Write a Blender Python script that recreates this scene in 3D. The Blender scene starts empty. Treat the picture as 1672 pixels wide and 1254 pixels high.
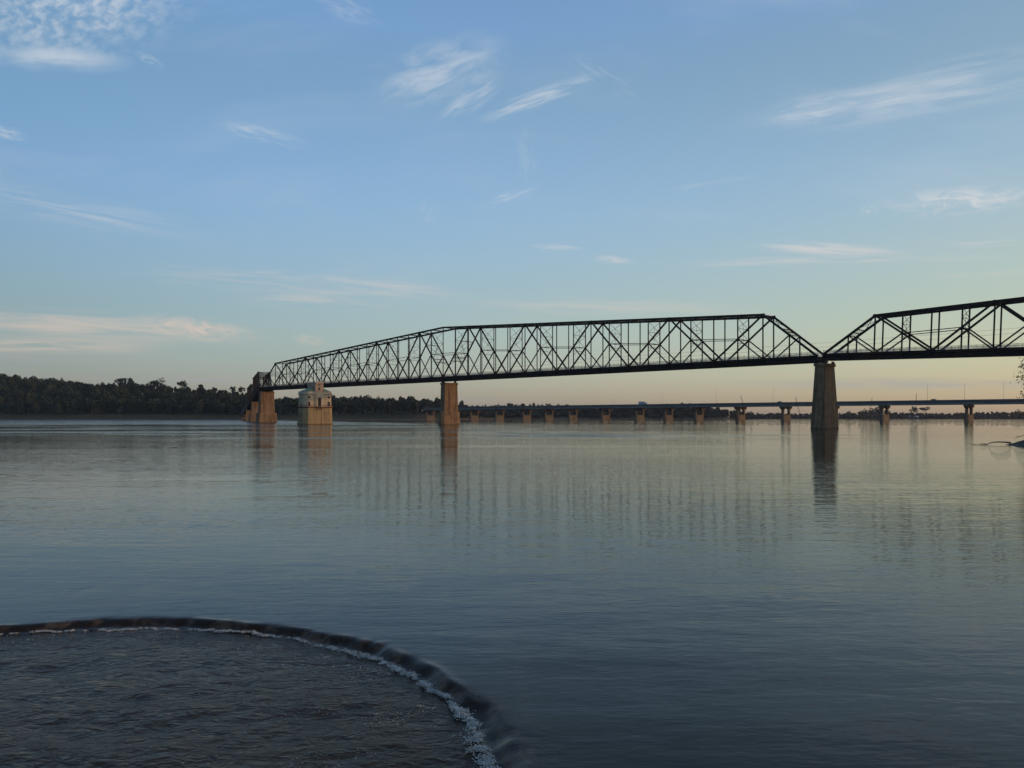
import bpy, math, random
import numpy as np
from mathutils import Vector, Matrix, noise as mnoise
S = bpy.context.scene
C = S.collection
R = math.radians
rng = np.random.default_rng(7)
random.seed(7)
F = 1256.0            # focal length in photograph pixels (1672 wide)
EYE = 3.2             # camera height over the river
def px(x, Y): return (x - 836.0) / F * Y          # authoring help: pixel column + distance -> metres
def pz(y, Y): return (681.0 - y) / F * Y + EYE
def wy(y): return EYE * F / (y - 681.0)           # distance of a water-level point seen at row y

# ---------------------------------------------------------------- camera
cam = bpy.data.cameras.new('camera'); cob = bpy.data.objects.new('camera', cam); C.objects.link(cob)
cob.location = (0, 0, EYE); cob.rotation_euler = (R(90), 0, 0)
cam.sensor_width = 36; cam.lens = 36 * F / 1672; cam.shift_y = (681 - 627) / 1672
cam.clip_end = 30000; cam.clip_start = .1
S.camera = cob
S.view_settings.view_transform = 'Standard'; S.view_settings.look = 'None'
S.view_settings.exposure = 1.0; S.view_settings.gamma = 1
# ---------------------------------------------------------------- sun
SUN_AZ, SUN_EL = 100.0, 6.0      # clockwise from the view direction
sd = Vector((math.cos(R(SUN_EL)) * math.sin(R(SUN_AZ)), math.cos(R(SUN_EL)) * math.cos(R(SUN_AZ)), math.sin(R(SUN_EL))))
sun = bpy.data.lights.new('sun', 'SUN'); sun.energy = .56; sun.angle = R(.6); sun.color = (1.0, .55, .26)
so = bpy.data.objects.new('sun', sun); C.objects.link(so); so.rotation_euler = sd.to_track_quat('Z', 'Y').to_euler()
# ---------------------------------------------------------------- world
W = bpy.data.worlds.new('World'); S.world = W; W.use_nodes = True
nt = W.node_tree; nt.nodes.clear()
def N(tree, typ, **k):
    n = tree.nodes.new(typ)
    for a, b in k.items(): setattr(n, a, b)
    return n
def M(tree, op, a, b=None, c=None, clamp=False):
    n = N(tree, 'ShaderNodeMath', operation=op, use_clamp=clamp)
    for i, v in enumerate((a, b, c)):
        if v is None: continue
        if isinstance(v, (int, float)): n.inputs[i].default_value = v
        else: tree.links.new(v, n.inputs[i])
    return n.outputs[0]
def VM(tree, op, a, b=None, s=None):
    n = N(tree, 'ShaderNodeVectorMath', operation=op)
    for i, v in enumerate((a, b)):
        if v is None: continue
        if isinstance(v, tuple): n.inputs[i].default_value = v
        else: tree.links.new(v, n.inputs[i])
    if s is not None: n.inputs['Scale'].default_value = s
    return n
def SS(tree, v, lo, hi):   # smoothstep
    n = N(tree, 'ShaderNodeMapRange', interpolation_type='SMOOTHSTEP')
    tree.links.new(v, n.inputs[0]); n.inputs[1].default_value = lo; n.inputs[2].default_value = hi
    n.inputs[3].default_value = 0; n.inputs[4].default_value = 1
    return n.outputs[0]
def MIX(tree, f, a, b, typ='MIX'):
    n = N(tree, 'ShaderNodeMix', data_type='RGBA', blend_type=typ)
    for i, v in ((0, f), (6, a), (7, b)):
        if isinstance(v, (int, float)): n.inputs[i].default_value = v
        elif isinstance(v, tuple): n.inputs[i].default_value = v if len(v) == 4 else (*v, 1)
        else: tree.links.new(v, n.inputs[i])
    return n.outputs[2]
def NOISE(tree, vec, scale, detail=4, rough=.55, dist=0.0):
    n = N(tree, 'ShaderNodeTexNoise'); n.inputs['Scale'].default_value = scale
    n.inputs['Detail'].default_value = detail; n.inputs['Roughness'].default_value = rough; n.inputs['Distortion'].default_value = dist
    if vec is not None: tree.links.new(vec, n.inputs['Vector'])
    return n.outputs['Fac']

SKY_STRENGTH = .14
sky = N(nt, 'ShaderNodeTexSky', sky_type='NISHITA', sun_disc=False, sun_elevation=R(SUN_EL), sun_rotation=R(SUN_AZ),
        altitude=100, air_density=1.0, dust_density=1.0, ozone_density=3.0)
tc = N(nt, 'ShaderNodeTexCoord')
sep = N(nt, 'ShaderNodeSeparateXYZ'); nt.links.new(tc.outputs['Generated'], sep.inputs[0])
dx, dy, dz = sep.outputs
dyc = M(nt, 'MAXIMUM', dy, .12)
u = M(nt, 'DIVIDE', dx, dyc); v = M(nt, 'DIVIDE', dz, dyc)
front = SS(nt, dy, .15, .35)
uvn = N(nt, 'ShaderNodeCombineXYZ'); nt.links.new(u, uvn.inputs[0]); nt.links.new(v, uvn.inputs[1])
uv = uvn.outputs[0]
# (cx, cy, rx, ry, rotation, strength, noise scale x, y, threshold, softness, distortion) in photo pixels / degrees
CL = [
 (120, 5, 200, 95, 8, .50, 9, 6, .36, .46, .30),
 (95, 95, 110, 22, -4, .45, 1.2, 1.2, .30, .4, .2),
 (245, 98, 26, 9, -30, .22, 2, 2, .40, .25, .4),
 (718, 116, 112, 50, 18, .50, 1.8, 2.2, .28, .58, .8),
 (768, 164, 60, 18, 32, .42, 1.2, 1.8, .32, .5, .7),
 (880, 160, 100, 16, 20, .48, 1.3, 1.9, .36, .4, .7),
 (1480, 160, 260, 36, 9, .50, 1.6, 1.9, .32, .5, .6),
 (1330, 178, 80, 26, 12, .30, 2, 3, .36, .4, .8),
 (425, 218, 75, 14, -14, .30, 2, 3, .42, .35, .6),
 (8, 216, 38, 11, -14, .42, 1.5, 2, .36, .35, .5),
 (130, 345, 190, 26, -10, .26, 1.6, 3, .38, .4, .6),
 (830, 322, 55, 9, 18, .32, 1.6, 3, .40, .35, .5),
 (700, 345, 22, 20, 0, .16, 2, 2, .4, .4, .5),
 (1570, 328, 130, 24, 4, .60, 3.2, 1.5, .38, .3, 1.0),
 (1416, 342, 20, 9, 0, .38, 2, 1.4, .40, .3, .8),
 (1355, 407, 125, 11, -3, .62, 1.6, 1.8, .36, .3, .4),
 (1400, 424, 240, 9, 1, .34, 2.4, 2.0, .40, .35, .4),
 (1240, 428, 150, 9, 2, .30, 2.0, 2, .40, .35, .4),
 (1000, 424, 36, 7, -4, .44, 1.4, 1.5, .36, .3, .3),
 (905, 404, 45, 6, -3, .38, 1.4, 1.5, .38, .3, .3),
 (470, 462, 280, 24, -4, .30, 2.6, 2.6, .40, .4, .6),
 (520, 492, 130, 18, -3, .26, 1.6, 2, .36, .4, .5),
 (120, 532, 280, 26, -3, .50, 2.0, 2.2, .32, .4, .6),
 (320, 537, 95, 19, -8, .62, 2.8, 1.8, .38, .3, 1.0),
 (30, 566, 230, 15, 0, .50, 1.6, 1.6, .30, .4, .4),
 (1000, 500, 260, 14, -2, .26, 2, 2, .34, .4, .5),
 (1560, 118, 190, 26, 12, .22, 1.6, 2, .34, .45, .6),
 (860, 260, 18, 60, 2, .14, 1.5, 2, .4, .4, .5),
 (985, 130, 70, 26, -30, .16, 1.6, 2.4, .40, .4, .7),
 (570, 15, 60, 22, -20, .22, 1.6, 2, .40, .4, .7),
 (640, 470, 120, 14, -5, .30, 2, 1.8, .34, .4, .5),
 (505, 556, 26, 10, -10, .42, 1.6, 1.6, .40, .3, .6),
 (960, 505, 130, 12, -2, .24, 1.6, 1.8, .36, .4, .4),
 (1600, 448, 90, 6, 2, .30, 1.6, 1.6, .38, .35, .4),
 (1600, 398, 80, 7, 2, .30, 1.6, 1.6, .38, .35, .4),
 (1160, 299, 70, 4, 9, .26, 1.6, 1.6, .36, .35, .3),
]
dens = None
for i, (cx, cy, rx, ry, rot, st, nsx, nsy, thr, soft, dist) in enumerate(CL):
    mp = N(nt, 'ShaderNodeMapping', vector_type='TEXTURE')
    mp.inputs['Location'].default_value = ((cx - 836) / F, (681 - cy) / F, 0); rx *= 1.12; ry *= 1.12
    mp.inputs['Rotation'].default_value = (0, 0, R(rot)); mp.inputs['Scale'].default_value = (rx / F, ry / F, 1)
    nt.links.new(uv, mp.inputs[0])
    ln = VM(nt, 'LENGTH', mp.outputs[0]).outputs['Value']
    mask = SS(nt, ln, 1.15, .15)
    sc = VM(nt, 'MULTIPLY', mp.outputs[0], (nsx, nsy, 1)).outputs[0]
    of = VM(nt, 'ADD', sc, (i * 7.31, i * 3.17, i * 1.7)).outputs[0]
    nn = NOISE(nt, of, 1.0, 5, .53, dist)
    t = M(nt, 'MULTIPLY', M(nt, 'MULTIPLY', SS(nt, nn, thr - .03, thr + soft*.85), mask), min(.9, st*1.22))
    # screen-combine
    dens = t if dens is None else M(nt, 'SUBTRACT', M(nt, 'ADD', dens, t), M(nt, 'MULTIPLY', dens, t))
# thin high veil everywhere, and greyish bands low on the horizon
g = VM(nt, 'MULTIPLY', uv, (1.6, 7.0, 1)).outputs[0]
veil = M(nt, 'MULTIPLY', SS(nt, NOISE(nt, g, 1.5, 5, .6, .6), .48, .8), .14)
dens = M(nt, 'MULTIPLY', M(nt, 'ADD', dens, veil, clamp=True), front)
elev = M(nt, 'MAXIMUM', dz, 0.0)
base = VM(nt, 'SCALE', sky.outputs[0], s=SKY_STRENGTH).outputs[0]
# colour balance of this evening's air: log gain per channel as a smooth function of direction
GR = [[-0.093, 3.495, 1.008, -30.866, 41.805, 0.621, -0.578, -1.022], [-0.119, -1.672, 31.666, -102.302, 101.649, 0.503, -0.618, -0.984], [0.505, -15.78, 122.153, -339.044, 319.263, 0.221, -0.234, -1.072]]
zc = M(nt, 'MINIMUM', M(nt, 'MAXIMUM', dz, 0.0), .45); xc = M(nt, 'MINIMUM', M(nt, 'MAXIMUM', dx, -.75), .75)
zc2 = M(nt, 'MULTIPLY', zc, zc); zc3 = M(nt, 'MULTIPLY', zc2, zc); zc4 = M(nt, 'MULTIPLY', zc2, zc2); xz = M(nt, 'MULTIPLY', xc, zc); xx = M(nt, 'MULTIPLY', xc, xc)
gains = []
for q in GR:
    t = q[0]
    for cf, nd in zip(q[1:], (zc, zc2, zc3, zc4, xc, xz, xx)): t = M(nt, 'MULTIPLY_ADD', nd, cf, t)
    gains.append(M(nt, 'POWER', 2.718281828, t))
gc = N(nt, 'ShaderNodeCombineXYZ')
for i, q in enumerate(gains): nt.links.new(q, gc.inputs[i])
base = VM(nt, 'MULTIPLY', base, gc.outputs[0]).outputs[0]
base = VM(nt, 'MULTIPLY', base, (1.05, 1.065, 1.02)).outputs[0]
ccol = MIX(nt, SS(nt, elev, .04, .30), (.335, .268, .218), (.33, .35, .37))
col = MIX(nt, dens, base, ccol)
# grey stratus bands low over the horizon
for i, (cx, cy, rx, ry, st) in enumerate([(1480, 627, 330, 13, .55), (80, 584, 240, 9, .45), (310, 622, 170, 9, .5), (700, 655, 300, 8, .3)]):
    mp = N(nt, 'ShaderNodeMapping', vector_type='TEXTURE'); mp.inputs['Location'].default_value = ((cx - 836)/F, (681 - cy)/F, 0); mp.inputs['Scale'].default_value = (rx/F, ry/F, 1)
    nt.links.new(uv, mp.inputs[0])
    mk = SS(nt, VM(nt, 'LENGTH', mp.outputs[0]).outputs['Value'], 1.1, .2)
    nn = NOISE(nt, VM(nt, 'ADD', VM(nt, 'MULTIPLY', mp.outputs[0], (2.2, 1.2, 1)).outputs[0], (i*5.1, 3, 0)).outputs[0], 1, 4, .5, .3)
    col = MIX(nt, M(nt, 'MULTIPLY', M(nt, 'MULTIPLY', M(nt, 'MULTIPLY', mk, SS(nt, nn, .3, .6)), st), front), col, (.185, .19, .195))
bg = N(nt, 'ShaderNodeBackground'); nt.links.new(col, bg.inputs[0]); bg.inputs[1].default_value = 1.0
wo = N(nt, 'ShaderNodeOutputWorld'); nt.links.new(bg.outputs[0], wo.inputs[0])
W.cycles.sampling_method = 'MANUAL'; W.cycles.sample_map_resolution = 512
#WORLD_END
HAZE = .00005

# ---------------------------------------------------------------- tags and mesh helpers
def tag(o, label=None, cat=None, group=None, kind=None):
    if label: o['label'] = label
    if cat: o['category'] = cat
    if group: o['group'] = group
    if kind: o['kind'] = kind
    return o
def empty(name, loc, label, cat, group=None, rz=0):
    o = bpy.data.objects.new(name, None); C.objects.link(o); o.location = loc; o.rotation_euler = (0, 0, rz)
    o.empty_display_size = .5
    tag(o, label, cat, group); o['_w'] = [*loc, rz]; return o
INV = {}
class MB:
    def __init__(s): s.v = []; s.f = []
    def hexa(s, p):   # eight points, bottom ring then top ring
        k = len(s.v); s.v += [tuple(q) for q in p]
        s.f += [(k+3,k+2,k+1,k), (k+4,k+5,k+6,k+7), (k,k+1,k+5,k+4), (k+1,k+2,k+6,k+5), (k+2,k+3,k+7,k+6), (k+3,k,k+4,k+7)]
    def box(s, a, b):
        x0,y0,z0 = a; x1,y1,z1 = b
        s.hexa([(x0,y0,z0),(x1,y0,z0),(x1,y1,z0),(x0,y1,z0),(x0,y0,z1),(x1,y0,z1),(x1,y1,z1),(x0,y1,z1)])
    def obox(s, o, ex, ey, a, b):   # box in the frame o, ex, ey, z
        pts = []
        for z in (a[2], b[2]):
            for x, y in ((a[0],a[1]),(b[0],a[1]),(b[0],b[1]),(a[0],b[1])):
                p = o + ex*x + ey*y; pts.append((p.x, p.y, p.z + z))
        s.hexa(pts)
    def beam(s, p, q, w, h, up=None):
        p = Vector(p); q = Vector(q); d = (q - p).normalized()
        up = Vector(up) if up else Vector((0,0,1))
        if abs(d.dot(up)) > .98: up = Vector((BD.x, BD.y, 0)) if 'BD' in globals() else Vector((1,0,0))
        sx = d.cross(up).normalized(); sy = sx.cross(d).normalized()
        pts = []
        for c in (p, q):
            for a, b in ((-1,-1),(1,-1),(1,1),(-1,1)): pts.append(c + sx*(a*w/2) + sy*(b*h/2))
        s.hexa(pts)
    def rings(s, rr, cap=True):   # list of rings of equal length
        k = len(s.v); n = len(rr[0])
        for r in rr: s.v += [tuple(p) for p in r]
        for i in range(len(rr)-1):
            for j in range(n):
                a = k+i*n+j; b = k+i*n+(j+1)%n
                s.f.append((a, b, b+n, a+n))
        if cap:
            s.f.append(tuple(k+j for j in range(n))[::-1]); s.f.append(tuple(k+(len(rr)-1)*n+j for j in range(n)))
    def tube(s, pts, r, n=6):
        pts = [Vector(p) for p in pts]; rr = []
        for i, p in enumerate(pts):
            d = (pts[min(i+1, len(pts)-1)] - pts[max(i-1, 0)]).normalized()
            a = d.cross(Vector((0,0,1)) if abs(d.z) < .9 else Vector((1,0,0))).normalized(); b = d.cross(a)
            ri = r[i] if isinstance(r, (list, tuple)) else r
            rr.append([p + a*math.cos(t)*ri + b*math.sin(t)*ri for t in [6.2832*j/n for j in range(n)]])
        s.rings(rr)
    def build(s, name, mat, parent=None, smooth=False):
        me = bpy.data.meshes.new(name)
        vv = s.v
        if parent is not None:                 # geometry is authored in world space; bring it into the parent's frame
            root = parent
            inv = world_of(parent).inverted()
            vv = [tuple(inv @ Vector(p)) for p in s.v]
        me.from_pydata(vv, [], s.f); me.materials.append(mat)
        if smooth: me.polygons.foreach_set('use_smooth', [True]*len(me.polygons))
        o = bpy.data.objects.new(name, me); C.objects.link(o)
        if parent is not None: o.parent = parent
        return o
def world_of(o):
    m = Matrix.Identity(4)
    while o is not None:
        m = (Matrix.Translation(o.location) @ o.rotation_euler.to_matrix().to_4x4()) @ m; o = o.parent
    return m
def np_mesh(name, V, Fq, mat, parent=None, smooth=False):
    """V (n,3); Fq (m,k) with k = 3 or 4"""
    me = bpy.data.meshes.new(name); n, k = Fq.shape
    me.vertices.add(len(V)); me.vertices.foreach_set('co', V.astype(np.float32).ravel())
    me.loops.add(n*k); me.loops.foreach_set('vertex_index', Fq.astype(np.int32).ravel())
    me.polygons.add(n); me.polygons.foreach_set('loop_start', (np.arange(n)*k).astype(np.int32))
    me.polygons.foreach_set('loop_total', np.full(n, k, np.int32))
    if smooth: me.polygons.foreach_set('use_smooth', np.ones(n, bool))
    me.update(calc_edges=True); me.validate(); me.materials.append(mat)
    o = bpy.data.objects.new(name, me); C.objects.link(o)
    if parent is not None: o.parent = parent
    return o

# ---------------------------------------------------------------- materials
def mat(name, col, rough=.8, metal=0.0, spec=.3):
    m = bpy.data.materials.new(name); m.use_nodes = True
    b = m.node_tree.nodes['Principled BSDF']
    b.inputs['Base Color'].default_value = (*col, 1); b.inputs['Roughness'].default_value = rough
    b.inputs['Metallic'].default_value = metal; b.inputs['Specular IOR Level'].default_value = spec
    return m, m.node_tree, b
def noisy(name, c1, c2, scale, rough=.85, spec=.3, stretch=(1,1,1), detail=5, lo=.35, hi=.65, metal=0.0, bump=0.0, c3=None, s3=.2):
    m, t, b = mat(name, c1, rough, metal, spec)
    co = N(t, 'ShaderNodeTexCoord').outputs['Object']
    vec = VM(t, 'MULTIPLY', co, stretch).outputs[0]
    n = NOISE(t, vec, scale, detail)
    c = MIX(t, SS(t, n, lo, hi), c1, c2)
    if c3:
        n2 = NOISE(t, vec, s3, 3); c = MIX(t, SS(t, n2, .5, .7), c, c3)
    t.links.new(c, b.inputs['Base Color'])
    if bump:
        bp = N(t, 'ShaderNodeBump'); bp.inputs['Strength'].default_value = 1; bp.inputs['Distance'].default_value = bump
        t.links.new(n, bp.inputs['Height']); t.links.new(bp.outputs[0], b.inputs['Normal'])
    return m
def stone(name, c1, c2, stain, course=.75):
    """coursed masonry: faint joints every course, vertical rusty and dark streaks"""
    m, t, b = mat(name, c1, .9, 0, .2)
    co = N(t, 'ShaderNodeTexCoord').outputs['Object']
    n1 = NOISE(t, co, .55, 6, .6)
    n2 = NOISE(t, VM(t, 'MULTIPLY', co, (1.1, 1.1, .07)).outputs[0], 1.0, 5, .6, .3)
    n3 = NOISE(t, VM(t, 'MULTIPLY', co, (2.2, 2.2, .25)).outputs[0], 1.0, 4, .6, .2)
    c = MIX(t, SS(t, n1, .35, .65), c1, c2)
    c = MIX(t, M(t, 'MULTIPLY', SS(t, n2, .46, .68), .8), c, stain)
    c = MIX(t, M(t, 'MULTIPLY', SS(t, n3, .55, .75), .5), c, (.10, .07, .05))
    z = N(t, 'ShaderNodeSeparateXYZ'); t.links.new(co, z.inputs[0])
    fr = M(t, 'FRACT', M(t, 'DIVIDE', M(t, 'ADD', z.outputs[2], M(t, 'MULTIPLY', n1, .06)), course))
    jl = M(t, 'MULTIPLY', SS(t, M(t, 'ABSOLUTE', M(t, 'SUBTRACT', fr, .5)), .45, .49), .35)
    c = MIX(t, jl, c, (.07, .06, .05))
    wet = SS(t, M(t, 'ADD', z.outputs[2], M(t, 'MULTIPLY', n3, .5)), .85, .25)   # the line the river leaves
    c = MIX(t, M(t, 'MULTIPLY', wet, .7), c, (.06, .05, .04))
    t.links.new(c, b.inputs['Base Color'])
    bp = N(t, 'ShaderNodeBump'); bp.inputs['Distance'].default_value = .05
    t.links.new(M(t, 'SUBTRACT', n1, jl), bp.inputs['Height']); t.links.new(bp.outputs[0], b.inputs['Normal'])
    return m
M_steel = noisy('weathered_steel', (.014, .013, .014), (.024, .017, .015), .6, rough=.65, spec=.18, c3=(.040, .022, .015), s3=.12)
M_deck = noisy('deck_concrete', (.10, .095, .09), (.16, .15, .14), .5)
M_rail = noisy('railing_grey', (.20, .21, .21), (.30, .30, .29), 1.0, rough=.6)
M_pier = stone('pier_stone', (.165, .117, .074), (.225, .160, .098), (.060, .036, .023))
M_tbase = stone('tower_base_stone', (.28, .22, .13), (.34, .26, .14), (.17, .11, .05), .6)
M_twall = stone('tower_wall_limestone', (.46, .385, .265), (.53, .44, .30), (.38, .30, .195), .5)
M_trim = noisy('tower_trim', (.42, .37, .28), (.50, .44, .34), 1.2)
M_band = noisy('rusty_gallery', (.12, .05, .035), (.20, .10, .06), 1.5)
M_roofg = noisy('green_copper_roof', (.10, .16, .09), (.15, .21, .12), 1.0, rough=.6)
M_pink = noisy('faded_pink_render', (.36, .24, .17), (.42, .30, .22), 1.0)
M_void = noisy('dark_opening', (.02, .018, .016), (.035, .03, .03), 2.0)
M_conc = noisy('bridge_concrete', (.098, .092, .080), (.130, .115, .094), .3, c3=(.070, .058, .045), s3=.15)
M_girder = noisy('girder_grey_blue', (.17, .19, .21), (.22, .24, .26), .2, rough=.6)
M_parapet = noisy('parapet_dark', (.10, .11, .12), (.14, .15, .155), .2)
M_bark = noisy('bark', (.07, .055, .04), (.13, .10, .075), 3.0, stretch=(1, 1, .3))
def leafmat(name, c1, c2, c3):
    m, t, b = mat(name, c1, .7, 0, .2)
    co = N(t, 'ShaderNodeTexCoord').outputs['Object']
    c = MIX(t, SS(t, NOISE(t, co, .09, 3), .38, .62), c1, c2)
    c = MIX(t, SS(t, NOISE(t, co, .8, 3), .45, .7), c, c3)
    t.links.new(c, b.inputs['Base Color'])
    return m
M_leafL = leafmat('bluff_foliage', (.021, .033, .022), (.031, .046, .026), (.046, .054, .031))
M_leafM = leafmat('far_foliage', (.020, .030, .024), (.028, .038, .026), (.038, .042, .028))
M_leafN = leafmat('willow_foliage', (.05, .06, .025), (.08, .08, .03), (.11, .09, .04))
M_mud = noisy('river_mud', (.020, .017, .014), (.038, .031, .025), 1.3, bump=.08)
M_wood_d = noisy('driftwood', (.07, .06, .05), (.14, .12, .10), 2.0)
M_foam = noisy('river_foam', (.26, .28, .28), (.56, .58, .57), 20.0, rough=.9)
M_white = noisy('vehicle_white', (.38, .39, .43), (.44, .44, .48), .5, rough=.4)
M_dark = noisy('vehicle_dark', (.03, .03, .035), (.05, .05, .055), .5, rough=.3)
M_tyre = noisy('tyre_rubber', (.02, .02, .02), (.03, .03, .03), 1)
M_glass = noisy('vehicle_glass', (.04, .05, .06), (.06, .07, .08), 1, rough=.1, spec=.5)
M_crane = noisy('crane_paint', (.28, .14, .08), (.34, .2, .12), .5)
M_pole = noisy('galvanised_pole', (.30, .31, .32), (.36, .37, .38), .5)
M_roofs = noisy('metal_roof', (.55, .60, .66), (.68, .70, .74), .3, rough=.5)

# ground: grass and mud by height above the river
mg, t, b = mat('bank_ground', (.06, .07, .03), .95, 0, .1)
geo = N(t, 'ShaderNodeNewGeometry').outputs['Position']
zz = N(t, 'ShaderNodeSeparateXYZ'); t.links.new(geo, zz.inputs[0])
n1 = NOISE(t, geo, .03, 5); n2 = NOISE(t, geo, .25, 4)
c = MIX(t, SS(t, n1, .4, .6), (.038, .040, .020), (.060, .052, .030))
c = MIX(t, SS(t, n2, .55, .7), c, (.045, .05, .025))
sand = SS(t, M(t, 'ADD', zz.outputs[2], M(t, 'MULTIPLY', n1, 1.6)), 2.6, 1.4)
c = MIX(t, sand, c, (.10, .08, .06))
t.links.new(c, b.inputs['Base Color'])
M_ground = mg

# water: murky brown body under a rippled mirror surface
def water_mat():
    m, t, b = mat('river_water_surface', (.010, .008, .006), .03, 0, .5)
    b.inputs['IOR'].default_value = 1.235; b.inputs['Specular Tint'].default_value = (1.0, .64, .38, 1)
    pos = N(t, 'ShaderNodeNewGeometry').outputs['Position']
    sp = N(t, 'ShaderNodeSeparateXYZ'); t.links.new(pos, sp.inputs[0])
    # inside the weir pool the water is broken
    dd = VM(t, 'DISTANCE', pos, (WC[0], WC[1], 0)).outputs['Value']
    pool = SS(t, dd, WR - .15, WR - .45)
    # slick and ruffled patches drifting down the river; the shallows off the left bank are rough
    big = NOISE(t, VM(t, 'MULTIPLY', pos, (.0045, .028, 0)).outputs[0], 1, 4, .6, .5)
    mid = NOISE(t, VM(t, 'MULTIPLY', pos, (.05, .16, 0)).outputs[0], 1, 3, .55, .4)
    stk = NOISE(t, VM(t, 'MULTIPLY', pos, (.014, .060, 0)).outputs[0], 1, 4, .6, .6)
    farr = SS(t, sp.outputs[1], 240, 420); nearr = M(t, 'MULTIPLY', SS(t, sp.outputs[1], 95, 130), SS(t, stk, .50, .58))
    rapid = M(t, 'MULTIPLY', SS(t, M(t, 'MULTIPLY_ADD', sp.outputs[1], .45, sp.outputs[0]), 160, 60), M(t, 'MAXIMUM', farr, nearr))
    ruff = M(t, 'ADD', M(t, 'MULTIPLY', SS(t, big, .40, .66), .8), .55)
    # facets of the small ripples, a field of slopes
    def slope(sx, sy, amp, det=2):
        nz = N(t, 'ShaderNodeTexNoise'); nz.inputs['Scale'].default_value = 1; nz.inputs['Detail'].default_value = det
        t.links.new(VM(t, 'MULTIPLY', pos, (sx, sy, 0)).outputs[0], nz.inputs['Vector'])
        q = VM(t, 'SUBTRACT', nz.outputs['Color'], (.5, .5, .5)).outputs[0]
        n = N(t, 'ShaderNodeVectorMath', operation='SCALE'); t.links.new(q, n.inputs[0])
        if isinstance(amp, float): n.inputs['Scale'].default_value = amp
        else: t.links.new(amp, n.inputs['Scale'])
        return n.outputs[0]
    boil = SS(t, NOISE(t, VM(t, 'MULTIPLY', pos, (.16, .42, 0)).outputs[0], 1, 4, .6, .8), .56, .68)
    a1 = M(t, 'ADD', M(t, 'ADD', M(t, 'MULTIPLY', ruff, SLOPE), M(t, 'MULTIPLY', boil, .10)), M(t, 'MULTIPLY', rapid, .10))
    tl = VM(t, 'ADD', VM(t, 'ADD', slope(2.6, .95, a1, 3), slope(7.0, 5.0, .014, 2)).outputs[0], slope(.14, .55, .016, 2)).outputs[0]
    tl = VM(t, 'ADD', VM(t, 'MULTIPLY', tl, (1, 1, 0)).outputs[0], N(t, 'ShaderNodeNewGeometry').outputs['Normal']).outputs[0]
    nrm = VM(t, 'NORMALIZE', tl).outputs[0]
    def wave(sx, sy, det, rot=.0, dist=.3):
        mp = N(t, 'ShaderNodeMapping'); mp.inputs['Rotation'].default_value = (0, 0, rot); mp.inputs['Scale'].default_value = (sx, sy, 1)
        t.links.new(pos, mp.inputs[0]); return NOISE(t, mp.outputs[0], 1, det, .5, dist)
    w1 = wave(.9, 2.6, 3, .15); w2 = wave(3.6, 9.0, 3, -.12); w3 = wave(.18, .6, 2, .05)
    h = M(t, 'ADD', M(t, 'MULTIPLY', w1, .014), M(t, 'MULTIPLY', w2, .005))
    h = M(t, 'ADD', h, M(t, 'MULTIPLY', w3, .018))
    h = M(t, 'MULTIPLY', h, ruff)
    p1 = wave(3.0, 5.5, 5, .35, .6); p2 = wave(9, 15, 4, .1, .8)
    h = M(t, 'ADD', h, M(t, 'MULTIPLY', M(t, 'ADD', M(t, 'MULTIPLY', p1, .042), M(t, 'MULTIPLY', p2, .020)), pool))
    bp = N(t, 'ShaderNodeBump'); bp.inputs['Strength'].default_value = 1; bp.inputs['Distance'].default_value = 1
    t.links.new(h, bp.inputs['Height']); t.links.new(nrm, bp.inputs['Normal']); t.links.new(bp.outputs[0], b.inputs['Normal'])
    sill = M(t, 'MULTIPLY', SS(t, dd, WR + .22, WR + .02), SS(t, dd, WR - .42, WR - .25))
    c = MIX(t, pool, (.014, .011, .0075), (.036, .028, .020))
    t.links.new(M(t, 'SUBTRACT', .5, M(t, 'ADD', M(t, 'MULTIPLY', pool, .20), M(t, 'MULTIPLY', sill, .12))), b.inputs['Specular IOR Level'])
    st_ = NOISE(t, VM(t, 'MULTIPLY', pos, (3.4, 3.4, 0)).outputs[0], 1, 4, .6, .4)
    c = MIX(t, sill, c, MIX(t, SS(t, st_, .46, .66), (.020, .013, .009), (.085, .056, .038)))   # stones of the sill under the thin sheet
    t.links.new(c, b.inputs['Base Color'])
    chop = M(t, 'MULTIPLY', rapid, M(t, 'ADD', M(t, 'MULTIPLY', SS(t, mid, .40, .58), .22), .10))
    rg = M(t, 'ADD', M(t, 'ADD', M(t, 'MULTIPLY', pool, .06), .008), M(t, 'ADD', M(t, 'MULTIPLY', SS(t, big, .50, .66), .04), chop))
    t.links.new(rg, b.inputs['Roughness'])
    return m
SLOPE = .036
WC = (-5.7, 6.4); WR = 5.85      # centre and radius of the curved sill
M_water = water_mat()

# ---------------------------------------------------------------- river surface
def lines(pts):   # pts: list of (start, step) ... last (end,)
    out = []
    for (a, st), nx in zip(pts[:-1], pts[1:]):
        out += list(np.arange(a, nx[0] - 1e-6, st))
    out.append(pts[-1][0]); return np.array(out)
def geom_lines(a, b, st, r):
    out = []; x = a
    s = st if b > a else -st
    while (x < b) == (b > a) and abs(x - b) > abs(s):
        x += s; out.append(x); s *= r
    out.append(b); return out
def fnoise(x, y, seed=0):   # smooth pseudo noise from summed sines, vectorised
    r = np.random.default_rng(seed); z = 0
    for k in range(14):
        a = r.uniform(0, 6.283); fr = r.uniform(.6, 2.4); ph = r.uniform(0, 6.283)
        z = z + np.sin(fr*(x*math.cos(a) + y*math.sin(a)) + ph)/fr
    return z/4
xs = np.array(sorted(geom_lines(-13.5, -9000, .3, 1.25)) + list(np.arange(-13.5, 2.6, .055)) + geom_lines(2.6, 9000, .3, 1.25))
ys = np.array(sorted(geom_lines(5.2, -600, .3, 1.25)) + list(np.arange(5.2, 13.4, .055)) + geom_lines(13.4, 9000, .3, 1.2))
GX, GY = np.meshgrid(xs, ys)
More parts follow.
